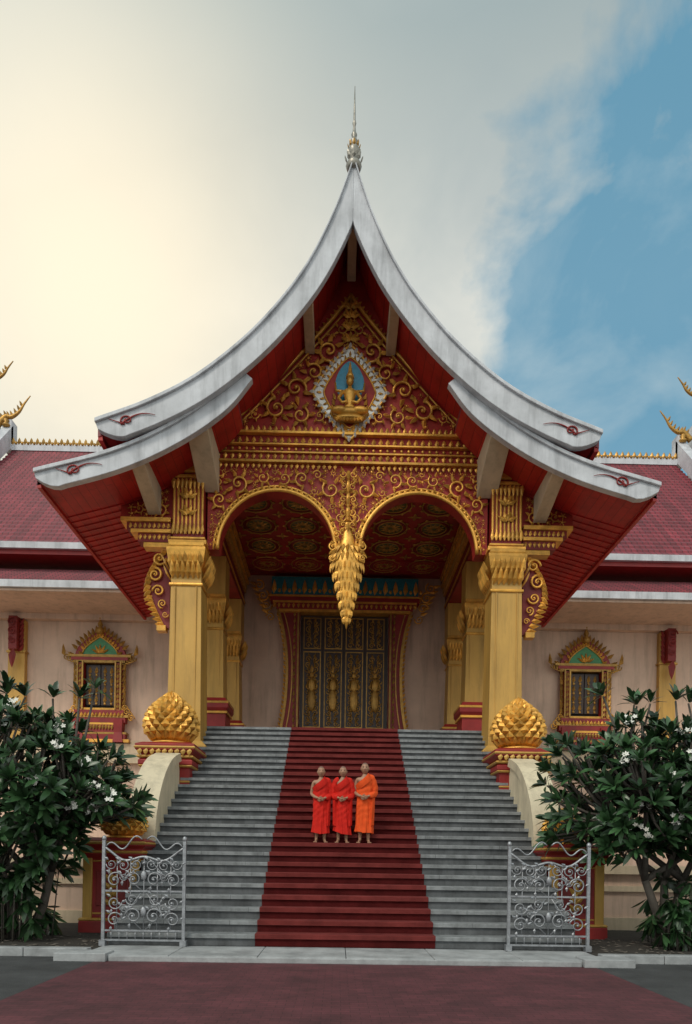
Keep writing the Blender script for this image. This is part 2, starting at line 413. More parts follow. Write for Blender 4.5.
# ---- central pendant
mb=MB()
cy=18.9
mb.lathe([(.05,12.4),(.06,12.0),(.06,11.4),(.08,11.0),(.14,10.7),(.22,10.35),(.36,10.0),(.40,9.8),(.34,9.5),(.25,9.1),(.15,8.6),(.07,8.25),(.01,8.0)],0,cy+.1,0,16,0,True,1,.55)
rows=[(10.35,.26,.3,8,.6),(10.15,.34,.33,10,.5),(9.9,.38,.34,11,.3),(9.62,.34,.32,10,.15),(9.35,.28,.32,9,.1),(9.08,.22,.3,8,.1),(8.8,.17,.28,7,.08),(8.55,.12,.24,6,.05),(8.35,.08,.22,5,.0)]
for z,r,L,n,o in rows:
    for i in range(n*2):
        a=2*pi*i/(n*2); d=(math.cos(a),math.sin(a)*.6)
        mb.leaf((r*d[0],cy+.1+r*d[1]*.7,z),(d[0]*o,d[1]*o,-1),(d[0],d[1]-.2,.2),L,.12,0,.5)
for i,z in enumerate(np.arange(12.25,10.5,-.35)):
    for s in(1,-1):
        spiral(mb,s*.13,z,.10,s*(1 if i%2 else -1),i*1.3 if s==1 else pi-i*1.3,18.90,1.3,.18)
        lf(mb,s*.1,z+.05,pi/2-s*.9,.2,.09,18.9,0,-.3*s); lf(mb,s*.1,z-.08,-pi/2+s*1.0,.2,.09,18.9,0,.3*s)
    lf(mb,0,z+.08,-pi/2,.26,.11,18.86)
for s in(1,-1):
    spiral(mb,s*.3,10.55,.12,-s,0,18.85,1.5,.18)
    spiral(mb,s*.40,10.2,.12,-s,pi/2,18.82,1.5,.2); spiral(mb,s*.43,9.9,.1,s,0,18.82,1.5,.2)
    for k in range(3): lf(mb,s*(.34-.03*k),10.35-.22*k,-.3 if s>0 else pi+.3,.24,.12,18.83,0,.3*s)
mb.obj('hanging_pendant',[GOLD],temple)

# ---- medallion
mb=MB()
def diamond(cz,hx,hz,n=18,q=1.12):
    P=[]
    for k in range(4*n):
        a=2*pi*k/(4*n); c,s_=math.cos(a),math.sin(a)
        rr=(abs(c)**q+abs(s_)**q)**(-1/q)
        P.append((hx*rr*c,cz+hz*rr*s_))
    return P
def ringfill(P,y,m,cz):
    mb.add([(0,y,cz)]+[(x,y,z) for x,z in P],[(0,i+1,(i+1)%len(P)+1) for i in range(len(P))],m)
cz=MZ
ringfill(diamond(cz,1.02,1.30),18.90,1,cz); ringfill(diamond(cz,.72,.98,18,1.3),18.885,4,cz); ringfill(diamond(cz+.25,.40,.62,18,1.6),18.872,2,cz)
for P,r in((diamond(cz,1.04,1.32),.035),(diamond(cz,.72,.98,18,1.3),.025)):
    mb.tube([(x,18.88,z) for x,z in P+[P[0]]],r,5,0)
D=diamond(cz,1.04,1.32)
for i in range(0,len(D),2):
    x,z=D[i]; mb.leaf((x*.92,18.86,cz+(z-cz)*.92),(x,0,(z-cz)),F,.17,.12,3,.4)
    mb.leaf((x*.74,18.88,cz+(z-cz)*.76),(x,0,(z-cz)),F,.16,.07,0,.3)
g=0; dz=MZ-14.65
mb.ell((0,18.7,14.0+dz),(.46,.14,.12),g); mb.ell((-.28,18.66,14.02+dz),(.24,.13,.1),g); mb.ell((.28,18.66,14.02+dz),(.24,.13,.1),g)
mb.lathe([(.16,0),(.14,.1),(.12,.22),(.17,.42),(.18,.5),(.06,.58),(.05,.66)],0,18.72,14.08+dz,14,g,True,1,.6)
mb.ell((0,18.7,14.84+dz),(.1,.1,.13),g)
mb.lathe([(.12,0),(.1,.08),(.06,.16),(.045,.26),(.01,.45)],0,18.7,14.92+dz,10,g)
for s in(1,-1):
    mb.tube([(s*.18,18.7,14.56+dz),(s*.31,18.68,14.36+dz),(s*.2,18.62,14.2+dz),(s*.05,18.58,14.22+dz)],[.055,.045,.04,.03],7,g)
    mb.tube([(s*.18,18.74,14.58+dz),(s*.38,18.76,14.62+dz),(s*.4,18.76,14.84+dz)],[.045,.035,.02],6,g)
    for k in range(4): lf(mb,s*(.44-.02*k),13.95+k*.16+dz,pi/2-s*.6,.2,.1,18.84,g,-.2*s)
mb.lathe([(.4,0),(.45,.05),(.35,.12)],0,18.72,13.78+dz,16,g,True,1,.35)
for i in range(8): lf(mb,-.34+i*.097,13.84+dz,-pi/2,.14,.11,18.62,g)
mb.obj('deity_medallion',[GOLD,SILV,BLUE,SILV,REDG],temple)

mb=MB()
mb.lathe([(.15,18.72),(.2,18.85),(.15,18.95),(.1,19.0),(.15,19.1),(.18,19.2),(.12,19.3),(.08,19.36),(.12,19.43),(.08,19.5),(.05,19.56),(.075,19.63),(.045,19.7),(.03,19.85),(.05,19.92),(.03,20.0),(.024,20.3),(.008,20.85)],0,17.0,0,14,0)
for i in range(8):
    a=2*pi*i/8; d=(math.cos(a),math.sin(a))
    mb.leaf((.15*d[0],17+.15*d[1],18.9),(d[0]*.35,d[1]*.35,1),(d[0],d[1],0),.24,.12,0)
    mb.leaf((.11*d[0],17+.11*d[1],19.25),(d[0]*.3,d[1]*.3,1),(d[0],d[1],0),.18,.09,1)
mb.obj('apex_spire',[SPIRE,GOLDD],temple)

# ---- porch ceiling
mb=MB()
mb.box(-3.95,3.95,19.45,27.5,12.99,13.1,0)
for iy in range(5):
    for ix in range(-2,3):
        x=ix*1.5; y=20.4+iy*1.5; 
        for r,t,m in((.58,.03,1),(.42,.025,1),(.2,.04,1)):
            mb.tube([(x+r*math.cos(a),y+r*math.sin(a),12.97) for a in np.linspace(0,2*pi,25)],t,5,m)
        mb.lathe([(.56,0),(.56,.01)],x,y,12.975,24,3)
        mb.lathe([(.40,0),(.40,.01)],x,y,12.968,24,2)
        for k in range(12):
            a=2*pi*k/12; d=(math.cos(a),math.sin(a),0)
            mb.leaf((x+.06*d[0],y+.06*d[1],12.962),d,(0,0,-1),.32,.12,1)
            mb.leaf((x+.58*d[0],y+.58*d[1],12.97),d,(0,0,-1),.12,.14,1)
for iy in range(6):
    for ix in range(-3,3):
        x=(ix+.5)*1.5; y=19.65+iy*1.5
        for k in range(4):
            a=2*pi*k/4; d=(math.cos(a),math.sin(a),0)
            mb.leaf((x,y,12.98),d,(0,0,-1),.24,.12,1)
mb.obj('coffered_ceiling',[RED,GOLDD,GREEND,REDD],temple)

# ---- main building
mb=MB()
mb.box(-20,20,27.5,45,0,13.2,0)
mb.box(-20,20,25.4,27.49,0,FL,0)
mb.box(-5.3,5.3,20.0,25.39,0,FL,1)
mb.box(-20.1,-5.31,25.2,25.5,FL-.35,FL+.02,2); mb.box(5.31,20.1,25.2,25.5,FL-.35,FL+.02,2)
for s in(1,-1):
    a,b=min(s*5.35,s*20),max(s*5.35,s*20)
    mb.box(a,b,15.6,16.2,.0,1.35,0); mb.box(a,b,15.45,16.3,1.35,1.55,2); mb.box(a,b,15.5,15.7,0,.35,2); mb.box(a,b,15.53,15.62,.95,1.08,2)
    mb.box(a,b,16.25,25.19,0,1.45,0)
mb.box(-20,20,27.3,27.495,FL,FL+.7,2); mb.box(-20,20,27.38,27.497,FL+.7,FL+.85,2)
mb.obj('main_walls',[CREAM,GRAN,CREAM2],temple)
mb=MB()
def tiles(y0,z0,y1,z1,x0,x1,n,m=0):
    for i in range(n):
        a=i/n;b=(i+1)/n
        ya,za,yb,zb=y0+(y1-y0)*a,z0+(z1-z0)*a,y0+(y1-y0)*b,z0+(z1-z0)*b
        dz=.07
        mb.add([(x0,ya,za+dz-.09),(x1,ya,za+dz-.09),(x1,ya,za+dz),(x0,ya,za+dz),(x1,yb,zb),(x0,yb,zb)],[(0,1,2,3),(3,2,4,5)],m)
RZ=21.35
tiles(25.9,13.35,33.6,RZ,-16.3,16.3,30)
tiles(24.9,11.5,26.9,12.75,-20,-4.9,9); tiles(24.9,11.5,26.9,12.75,4.9,20,9)
mb.box(-16.3,16.3,33.4,33.9,RZ-.1,RZ+.2,1)
mb.box(-20,20,25.8,26.05,13.12,13.36,1); mb.box(-20,20,25.95,26.2,12.95,13.12,2); mb.box(-20,20,26.2,27.49,12.96,13.05,2)
for s in(1,-1):
    a,b=min(s*4.95,s*20),max(s*4.95,s*20)
    mb.box(a,b,24.8,25.0,11.27,11.53,1); mb.box(a,b,24.92,27.48,11.17,11.26,4)
    mb.box(a,b,27.2,27.49,10.95,11.17,4)
for s in(1,-1):
    a,b=min(s*16.3,s*16.75),max(s*16.3,s*16.75)
    mb.loft([[(a,25.5,13.0),(b,25.5,13.0),(b,25.5,13.8),(a,25.5,13.8)],[(a,30,17.6),(b,30,17.6),(b,30,18.4),(a,30,18.4)],[(a,33.6,RZ+.2),(b,33.6,RZ+.2),(b,33.6,RZ+1.2),(a,33.6,RZ+1.2)]],1)
    mb.box(a,b,33.4,34,RZ,RZ+1.4,1)
    a,b=min(s*17.2,s*22),max(s*17.2,s*22)
    mb.box(a,b,33.2,34.2,18,RZ+2.1,1)
for i in range(112):
    x=-16.2+i*.292
    mb.leaf((x,33.4,RZ+.15),(0,0,1),F,.36,.2,3)
    mb.ell((x+.14,33.4,RZ+.24),(.07,.06,.08),3,6)
mb.obj('main_roof',[TILE,WHITE,RED,GOLDD,CREAM],temple)
mb=MB()
for s in(1,-1):
    for (bx_,bz,k) in((16.45,RZ+1.4,1.),(17.1,RZ+3.3,.8)):
        if k<1: mb.lathe([(.2,RZ+2),(.12,RZ+2.6),(.1,RZ+3.4)],s*17.4,33.6,0,10,0)
        P=catmull([(s*(bx_+.5*k),33.4,bz-.3*k),(s*(bx_+.15*k),33.4,bz+.1*k),(s*(bx_-.15*k),33.4,bz+.1*k),(s*(bx_-.5*k),33.4,bz+.35*k),(s*(bx_-.75*k),33.4,bz+.75*k),(s*(bx_-1.05*k),33.4,bz+1.15*k)],6)
        n=len(P); mb.tube(P,[.13*k*(1-i/n)+.018 for i in range(n)],7,0)
        if k==1.: mb.lathe([(.14,-.4),(.2,-.3),(.1,-.2),(.16,-.1),(.06,.05)],s*(bx_+.1),33.4,bz,10,0)
        for i in range(4,n-6,3): mb.leaf(P[i],(s*.5,0,1),F,.34*k,.14,0,.4)
mb.obj('roof_finials',[GOLDD],temple)

# ---- windows
def window(xc):
    w=MB(); Y=27.5
    w.box(xc-.62,xc+.62,Y-.02,Y-.004,7.5,9.3,3)
    for s in(1,-1):
        w.box(min(xc+s*.02,xc+s*.58),max(xc+s*.02,xc+s*.58),Y-.1,Y-.03,7.6,9.2,5)
        for k in range(4): 
            for q in range(2): lf(w,xc+s*(.17+.26*q),7.68+k*.38,pi/2,.32,.15,Y-.11,4); w.ell((xc+s*(.17+.26*q),Y-.11,7.66+k*.38),(.06,.02,.05),4,6)
        w.box(min(xc+s*.62,xc+s*.86),max(xc+s*.62,xc+s*.86),Y-.3,Y-.005,7.4,9.3,0)
        for x in(.65,.85): w.box(xc+s*x-.03,xc+s*x+.03,Y-.35,Y-.3,7.4,9.3,4)
        for k in range(9): w.leaf((xc+s*.75,Y-.33,7.42+k*.2),(0,0,1),F,.2,.13,4)
        for k in range(8): w.leaf((xc+s*.88,Y-.25,7.35+k*.23),(s*.8,0,1),F,.36,.15,4,.35,-.25*s)
        for k in range(4): spiral(w,xc+s*(1.0+.09*k),7.45-.13*k,.14,s,0,Y-.25,1.4,.2,1)
        for k in range(4): spiral(w,xc+s*(.95+.12*k),9.3+.05*k,.14,-s,0,Y-.25,1.4,.2,4)
        lf(w,xc+s*1.35,9.5,pi/2-s*.5,.5,.18,Y-.25,4,-.3*s)
        w.rect(xc+s*.78,Y-.18,[(.2,.2,6.1),(.15,.16,6.5),(.19,.2,7.0)],0)
    for z,h,hw,m in((6.1,.12,1.2,1),(6.22,.2,1.05,0),(6.42,.08,1.1,4),(6.5,.3,.85,0),(6.8,.08,.95,1),(6.88,.2,1.05,0),(7.08,.1,1.18,4),(7.18,.2,.98,0),(7.38,.08,.92,1),(9.25,.1,1.0,4),(9.35,.12,1.12,0),(9.47,.1,1.25,4)):
        w.box(xc-hw,xc+hw,Y-.28-.1*(hw-.8),Y-.006,z,z+h,m)
    for i in range(14):
        w.leaf((xc-.95+i*.146,Y-.36,7.1),(0,0,1),F,.18,.12,1); w.leaf((xc-.78+i*.12,Y-.32,6.8),(0,0,-1),F,.22,.11,4)
    n=16; B=[];C=[]
    for i in range(n+1):
        x=i/n*2-1
        h=(1-abs(x)**.95)*.55+.45*math.sqrt(max(0,1-x*x))
        B.append((xc+x*1.02,9.58+1.02*h)); C.append((xc+x*.72,9.58+.72*h))
    w.poly2([(p[0],9.57) for p in B],B,Y-.2,Y-.01,0); w.poly2([(c[0],9.575) for c in C],C,Y-.23,Y-.19,2)
    for i in range(n+1):
        x=(i/n*2-1); w.leaf((B[i][0],Y-.22,B[i][1]-.1),(x*.9,0,1),F,.34,.16,4,.4,.2*x)
        w.leaf((C[i][0],Y-.24,C[i][1]),(x*.9,0,.8),F,.2,.12,1,.4)
    for a in(-1.1,-.55,0,.55,1.1): lf(w,xc,9.62,pi/2+a,.4,.12,Y-.25,1)
    w.tube([(p[0],Y-.24,p[1]) for p in C],.035,5,1)
    w.lathe([(.13,10.4),(.17,10.55),(.07,10.68),(.11,10.78),(.04,10.92),(.06,11.0),(.018,11.25),(.005,11.75)],xc,Y-.25,0,10,4)
    w.obj('window',[RED,GOLD,GREEN,BLACK,GOLDD,DARK],temple)
window(-9.7); window(9.7)
mb=MB()
for s in(1,-1):
    x=s*13.0
    mb.box(x-.33,x+.33,27.25,27.495,FL+.6,10.9,0)
    mb.box(x-.38,x+.38,27.2,27.49,9.6,9.68,1)
    for k in range(6):
        for q in(1,-1): mb.leaf((x+q*.1,27.2,9.6+k*.2),(q*.6,0,1),F,.42,.18,2,.4)
    mb.box(x-.16,x+.16,26.9,27.25,9.65,10.95,2)
    for k in range(3): spiral(mb,x,10.7-.35*k,.2-.03*k,1,k,26.85,1.5,.16,2)
    mb.leaf((x,26.9,9.7),(0,0,-1),F,.8,.3,2)
mb.obj('wall_pilasters',[YEL,GOLDD,REDD],temple,.01)
# ---- door
mb=MB(); Y=27.5
mb.box(-1.75,1.75,Y-.06,Y-.004,FL,11.35,0)
rs=random.Random(4)
for i in range(4):
    x0=-1.68+i*.845; x1=x0+.80; xm=(x0+x1)/2
    mb.box(x0,x1,Y-.12,Y-.06,FL,11.3,0)
    for z0,z1 in((FL+.15,6.75),(6.85,9.9),(10.0,11.25)):
        for q in((x0+.05,x0+.085),(x1-.085,x1-.05)): mb.box(q[0],q[1],Y-.15,Y-.12,z0,z1,5)
        mb.box(x0+.085,x1-.085,Y-.15,Y-.12,z0,z0+.04,5); mb.box(x0+.085,x1-.085,Y-.15,Y-.12,z1-.04,z1,5)
        zc=z0+.16; k=0
        while zc<z1-.15:
            r=.13+.03*rs.random()
            for s in(1,-1):
                spiral(mb,xm+s*.15,zc,r*.8,s*(1 if k%2 else -1),pi/2*k,Y-.13,1.3,.2,5,14)
                lf(mb,xm+s*.06,zc+.06,pi/2-s*.7,.2,.11,Y-.13,5,-.2*s,.5)
            zc+=.215; k+=1
        if z1-z0>2:
            mb.ell((xm,Y-.15,8.95),(.09,.06,.12),5,8); mb.ell((xm,Y-.15,8.55),(.15,.06,.28),5,8); mb.ell((xm,Y-.15,7.95),(.17,.06,.45),5,8); mb.leaf((xm,Y-.14,9.0),(0,0,1),F,.4,.12,5)
            for s in(1,-1): mb.tube([(xm+s*.12,Y-.17,8.75),(xm+s*.22,Y-.17,8.45),(xm+s*.08,Y-.19,8.35)],.035,5,5)
for s in(1,-1):
    zs=np.linspace(FL,11.5,22); A=[(s*1.78,z) for z in zs]
    def wj(z):
        t=(z-FL)/(11.5-FL); return 2.3+.6*(abs(t-.6)/.6)**2.2+(.15*max(0,(t-.6)/.4)**2)
    mb.poly2(A,[(s*wj(z),z) for z in zs],Y-.34,Y-.005,1)
    mb.poly2([(s*(1.80),z) for z in zs],[(s*1.87,z) for z in zs],Y-.42,Y-.34,5)
    mb.poly2([(s*(wj(z)-.09),z) for z in zs],[(s*(wj(z)+.02),z) for z in zs],Y-.42,Y-.33,5)
    mb.poly2([(s*(wj(z)-.26),z) for z in zs],[(s*(wj(z)-.22),z) for z in zs],Y-.38,Y-.335,5)
    for z in np.linspace(FL+.1,11.2,34):
        mb.leaf((s*(wj(z)+.0),Y-.36,z),(s*.7,0,1),F,.2,.11,2,.4)
    for z in np.linspace(FL+.3,11.2,22): mb.leaf((s*1.98,Y-.36,z),(0,0,1),F,.26,.11,5,.4)
for z,h,hw,m in((11.36,.1,2.6,2),(11.46,.25,2.7,1),(11.71,.08,2.85,2),(11.79,.16,2.95,1),(11.95,.08,3.05,2)):
    mb.box(-hw,hw,Y-.5,Y-.005,z,z+h,m)
mb.box(-2.9,2.9,Y-.45,Y-.01,12.04,12.75,3)
for i in range(15):
    x=-2.8+i*.4
    mb.leaf((x,Y-.46,12.06),(0,0,1),F,.58,.2,2,.3); mb.ell((x+.2,Y-.46,12.2),(.06,.05,.08),2,6)
for i in range(30): mb.leaf((-2.8+i*.193,Y-.5,11.7),(0,0,-1),F,.2,.12,2)
for s in(1,-1):
    for k,(x,z,r) in enumerate(((3.1,11.6,.22),(3.25,12.0,.24),(3.4,12.4,.22),(2.95,11.15,.18))): spiral(mb,s*x,z,r,s,k,Y-.4,1.5,.16,2)
    for k in range(6): mb.leaf((s*(3.0+.1*k),Y-.4,11.3+.22*k),(s,0,.7),F,.34,.15,2,.35,.2*s)
mb.obj('carved_door',[DARK,RED,GOLD,TEAL,BLACK,GOLDD],temple)

# ================================================================= STAIRS
Y0,Z0,NS=11.6,.10,26; RI=(FL-Z0)/NS; TR=(20-Y0)/NS
def stair_profile(off=0.):
    P=[];M=[]
    for k in range(NS):
        y=Y0+k*TR; z0=Z0+k*RI; z1=z0+RI
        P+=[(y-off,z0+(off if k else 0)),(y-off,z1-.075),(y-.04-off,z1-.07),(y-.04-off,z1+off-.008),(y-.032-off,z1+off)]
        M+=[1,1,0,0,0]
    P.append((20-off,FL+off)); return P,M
def stairmesh(mb,x0,x1,off):
    P,M=stair_profile(off); v=[]
    for y,z in P: v+=[(x0,y,z),(x1,y,z)]
    for i in range(len(P)-1):
        mb.add([v[2*i],v[2*i+1],v[2*i+3],v[2*i+2]],[(0,1,2,3)],M[i])
mb=MB()
rs=random.Random(2)
stairmesh(mb,-4.02,4.02,0)
for k in range(NS):
    y=Y0+k*TR; z1=Z0+(k+1)*RI
    x=-4.0+rs.uniform(.3,1.2)
    while x<3.9:
        if abs(x)>1.6: mb.box(x-.004,x+.004,y-.0415,y-.03,z1-.07,z1+.0015,1)
        x+=rs.uniform(.9,1.3)
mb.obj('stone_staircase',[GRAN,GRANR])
mb=MB(); stairmesh(mb,-1.53,1.53,.012)
for s in(1,-1):
    P,M=stair_profile(.012); Q,_=stair_profile(0)
    for i in range(len(P)-1):
        mb.add([(s*1.53,P[i][0],P[i][1]),(s*1.53,P[i+1][0],P[i+1][1]),(s*1.53,Q[i+1][0],Q[i+1][1]),(s*1.53,Q[i][0],Q[i][1])],[(0,1,2,3)],0)
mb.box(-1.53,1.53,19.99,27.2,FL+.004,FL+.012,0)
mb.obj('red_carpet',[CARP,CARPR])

def lotus(name,x,y,z,R,H):
    mb=MB()
    prof=[(.55,0),(.82,.08),(.97,.2),(1,.34),(.93,.5),(.76,.65),(.52,.78),(.28,.88),(.12,.95),(.02,1.02)]
    def rad(t): return float(np.interp(t,[p[1] for p in prof],[p[0] for p in prof]))*R
    mb.lathe([(r*R*.95,h*H) for r,h in prof],0,0,0,24,0)
    mb.lathe([(R*.7,-.12*R),(R*.85,-.06*R),(R*.7,.03*R)],0,0,0,24,0)
    rows=9; n=16
    for i in range(rows):
        t=.02+i*.098
        for j in range(n):
            a=2*pi*(j+.5*(i%2))/n
            r0=rad(t); r1=rad(min(1,t+.15)); 
            up=Vector((math.cos(a)*(r1-r0),math.sin(a)*(r1-r0),.15*H))
            Nn=Vector((math.cos(a),math.sin(a),0)); Nn=(Nn-up.normalized()*Nn.dot(up.normalized()))
            mb.leaf((math.cos(a)*r0*.98,math.sin(a)*r0*.98,t*H),up+Nn*.06*R,Nn,up.length*1.15,2*pi*max(r0,.15*R)/n*1.0,0,.45)
    return mb.obj(name,[GOLD],None,0,(x,y,z))
for s in(1,-1):
    e=empty('stair_balustrade')
    mb=MB()
    T=catmull([(14.3,1.55),(14.32,2.1),(14.5,2.65),(14.85,3.15),(15.3,3.55),(15.85,3.85),(16.5,4.05)],5)
    for (x0,x1) in((4.0,4.5),(3.96,4.55)):
        rings=[]
        for yy,zz in T:
            if x0==4.0: rings.append([(s*x0,yy,0.05),(s*x1,yy,0.05),(s*x1,yy,zz-.12),(s*x0,yy,zz-.12)])
            else: rings.append([(s*x0,yy+.1,zz-.13),(s*x1,yy+.1,zz-.13),(s*x1,yy-.03,zz+.04),(s*x0,yy-.03,zz+.04)])
        mb.loft(rings,0)
    mb.box(min(s*4.04,s*4.46),max(s*4.04,s*4.46),16.5,19.9,.05,3.9,0)
    mb.obj('sweeping_wall',[IVORY],e,.03)
    mb=MB()
    x=s*4.38
    mb.rect(x,17.45,[(.6,.75,.05),(.6,.75,2.7),(.7,.85,2.8),(.7,.85,2.95),(.58,.72,3.05),(.58,.72,3.75),(.66,.8,3.85),(.66,.8,3.95),(.6,.75,4.0),(.6,.75,4.1),(.72,.86,4.2),(.72,.86,4.34),(.58,.7,4.4)],0)
    for z,hw in((2.8,.72),(3.0,.66),(3.4,.6),(3.78,.66),(4.0,.70),(4.22,.75)):
        mb.rect(x,17.45,[(hw-.03,hw+.11,z),(hw,hw+.14,z+.035),(hw-.03,hw+.11,z+.07)],1)
    for i in range(9): 
        mb.leaf((x-.6+i*.15,16.58,4.22),(0,0,-1),F,.17,.13,1); mb.leaf((x-.52+i*.13,16.7,3.1),(0,0,1),F,.26,.12,1)
    mb.rect(x,19.05,[(.6,.6,.05),(.6,.6,4.3),(.64,.64,4.4),(.64,.64,4.6),(.5,.5,4.75)],1)
    x=s*4.62
    mb.rect(x,13.95,[(.62,.45,.05),(.62,.45,.3),(.5,.38,.4),(.5,.38,1.5),(.62,.46,1.62),(.62,.46,1.74),(.7,.52,1.8),(.7,.52,1.9),(.5,.4,1.96)],0)
    for z,hw in((.3,.63),(.42,.56),(1.46,.56),(1.64,.65),(1.82,.72)):
        mb.rect(x,13.95,[(hw-.03,hw-.2,z),(hw,hw-.16,z+.035),(hw-.03,hw-.2,z+.07)],1)
    for q in(-1,1): mb.box(x+q*.46-.09,x+q*.46+.09,13.52,13.62,.35,1.55,1)
    mb.box(x-.3,x+.3,13.55,13.6,.6,1.3,2)
    for k in range(4):
        for a in(0,.8,-.8): lf(mb,x,.62+k*.16,pi/2+a,.22,.1,13.54,1)
    mb.obj('pedestals',[RED,YEL,REDD],e,.012)
    lotus('golden_lotus_bud',s*4.38,17.25,4.45,.62,1.3)
    lotus('golden_lotus_bud',s*4.5,13.95,2.0,.42,.72)

# ================================================================= GROUND
mb=MB(); mb.box(-400,400,-60,800,-.5,0,0); mb.obj('ground',[ASPH])
mb=MB(); mb.add([(-3.85,-8,.004),(3.85,-8,.004),(3.8,10.38,.004),(-3.8,10.38,.004)],[(0,1,2,3)]); mb.obj('red_paving',[PAVE])
mb=MB()
xx=-4.05; rs=random.Random(5)
while xx<4.0:
    x2=min(4.05,xx+1.35)
    mb.box(xx+.004,x2-.004,10.4,11.58,0.0,.1-rs.random()*.004,0); xx=x2
for s in(1,-1):
    a=4.06
    while a<20: mb.box(min(s*a,s*(a+.99)),max(s*a,s*(a+.99)),10.75,10.95,0,.14,0); a+=1.0
    mb.box(min(s*3.62,s*4.4),max(s*3.62,s*4.4),10.3,10.72,.0,.13,0)
mb.box(-3.6,3.6,10.36,10.399,.0,.085,0)
mb.obj('kerb',[CONC],None,.012)
mb=MB()
for s in(1,-1):
    mb.box(min(s*4.07,s*20),max(s*4.07,s*20),11.0,15.4,0.0,.08,1)
rs=random.Random(9)
for _ in range(500):
    s=rs.choice((1,-1)); x=s*rs.uniform(4.2,9); y=rs.uniform(11.05,13.4); a=rs.uniform(0,6.28)
    mb.leaf((x,y,.085),(math.cos(a),math.sin(a),.1),(0,0,1),rs.uniform(.06,.16),.05,2,.3)
mb.obj('planting_bed',[CONC,SOIL,BARK])

# ================================================================= GATES
def gate(x0,x1,y,name='ornamental_iron_gate'):
    e=empty(name); mb=MB(); z0=.18; w=x1-x0; cx=(x0+x1)/2
    T=lambda P,r=.012: mb.tube(P,r,6,0)
    H=1.68
    def top(u): return z0+H-.16-.16*math.sin(pi*u)**.8+.05*math.cos(4*pi*u)
    for x in(x0,x1): 
        mb.box(x-.025,x+.025,y-.025,y+.025,.1,z0+H,0); mb.ell((x,y,z0+H+.03),(.04,.04,.05),0,8)
    for zz in(z0,z0+.16,z0+.82): mb.box(x0+.025,x1-.025,y-.015,y+.015,zz,zz+.03,0)
    T([(x0+w*u,y,top(u)) for u in np.linspace(0,1,24)],.022)
    for i in range(1,10): T([(x0+w*i/10,y,z0+.03),(x0+w*i/10,y,z0+.16)],.008)
    for i in(1,2,3,4,5):
        x=x0+w*i/6; T([(x,y,z0+.18),(x,y,top(i/6))],.009)
    for s in(1,-1):
        for (dx,dz,r,ph,sg) in((.17,.42,.14,0,1),(.48,.36,.13,pi,-1),(.48,.64,.12,pi,1),(.19,.7,.11,0,-1),(.17,1.03,.13,0,1),(.48,1.02,.14,pi,-1),(.34,1.26,.11,0,1),(.13,1.28,.1,0,-1),(.54,1.28,.09,0,-1),(.33,.54,.08,0,1),(.33,1.07,.07,0,-1)):
            spiral(mb,cx+s*dx,z0+dz,r,sg*s,ph if s==1 else pi-ph,y-.01,1.6,.11,0,26)
            for a in(0,2.1,4.2): lf(mb,cx+s*dx+r*math.cos(a),z0+dz+r*math.sin(a),a+.6,.09,.05,y-.02,0)
        T([(cx+s*.04,y,z0+.2),(cx+s*.3,y,z0+.45),(cx+s*.05,y,z0+.8)],.011)
        T([(cx+s*.04,y,z0+.85),(cx+s*.33,y,z0+1.1),(cx+s*.05,y,z0+1.42)],.011)
        T([(cx+s*(.04+.6*u),y,z0+H+.02-.16*u+.08*math.sin(u*9)) for u in np.linspace(0,1,20)],.013)
    mb.ell((cx,y-.02,z0+.5),(.05,.03,.08),0,8); mb.ell((cx,y-.02,z0+1.1),(.05,.03,.08),0,8)
    mb.box(x0-.05,x0+.05,y-.06,y+.06,.1,.2,0); mb.box(x1-.05,x1+.05,y-.06,y+.06,.1,.2,0)
    mb.obj('scrollwork',[STEEL],e)
gate(-4.05,-2.71,11.45); gate(2.74,4.08,11.45)

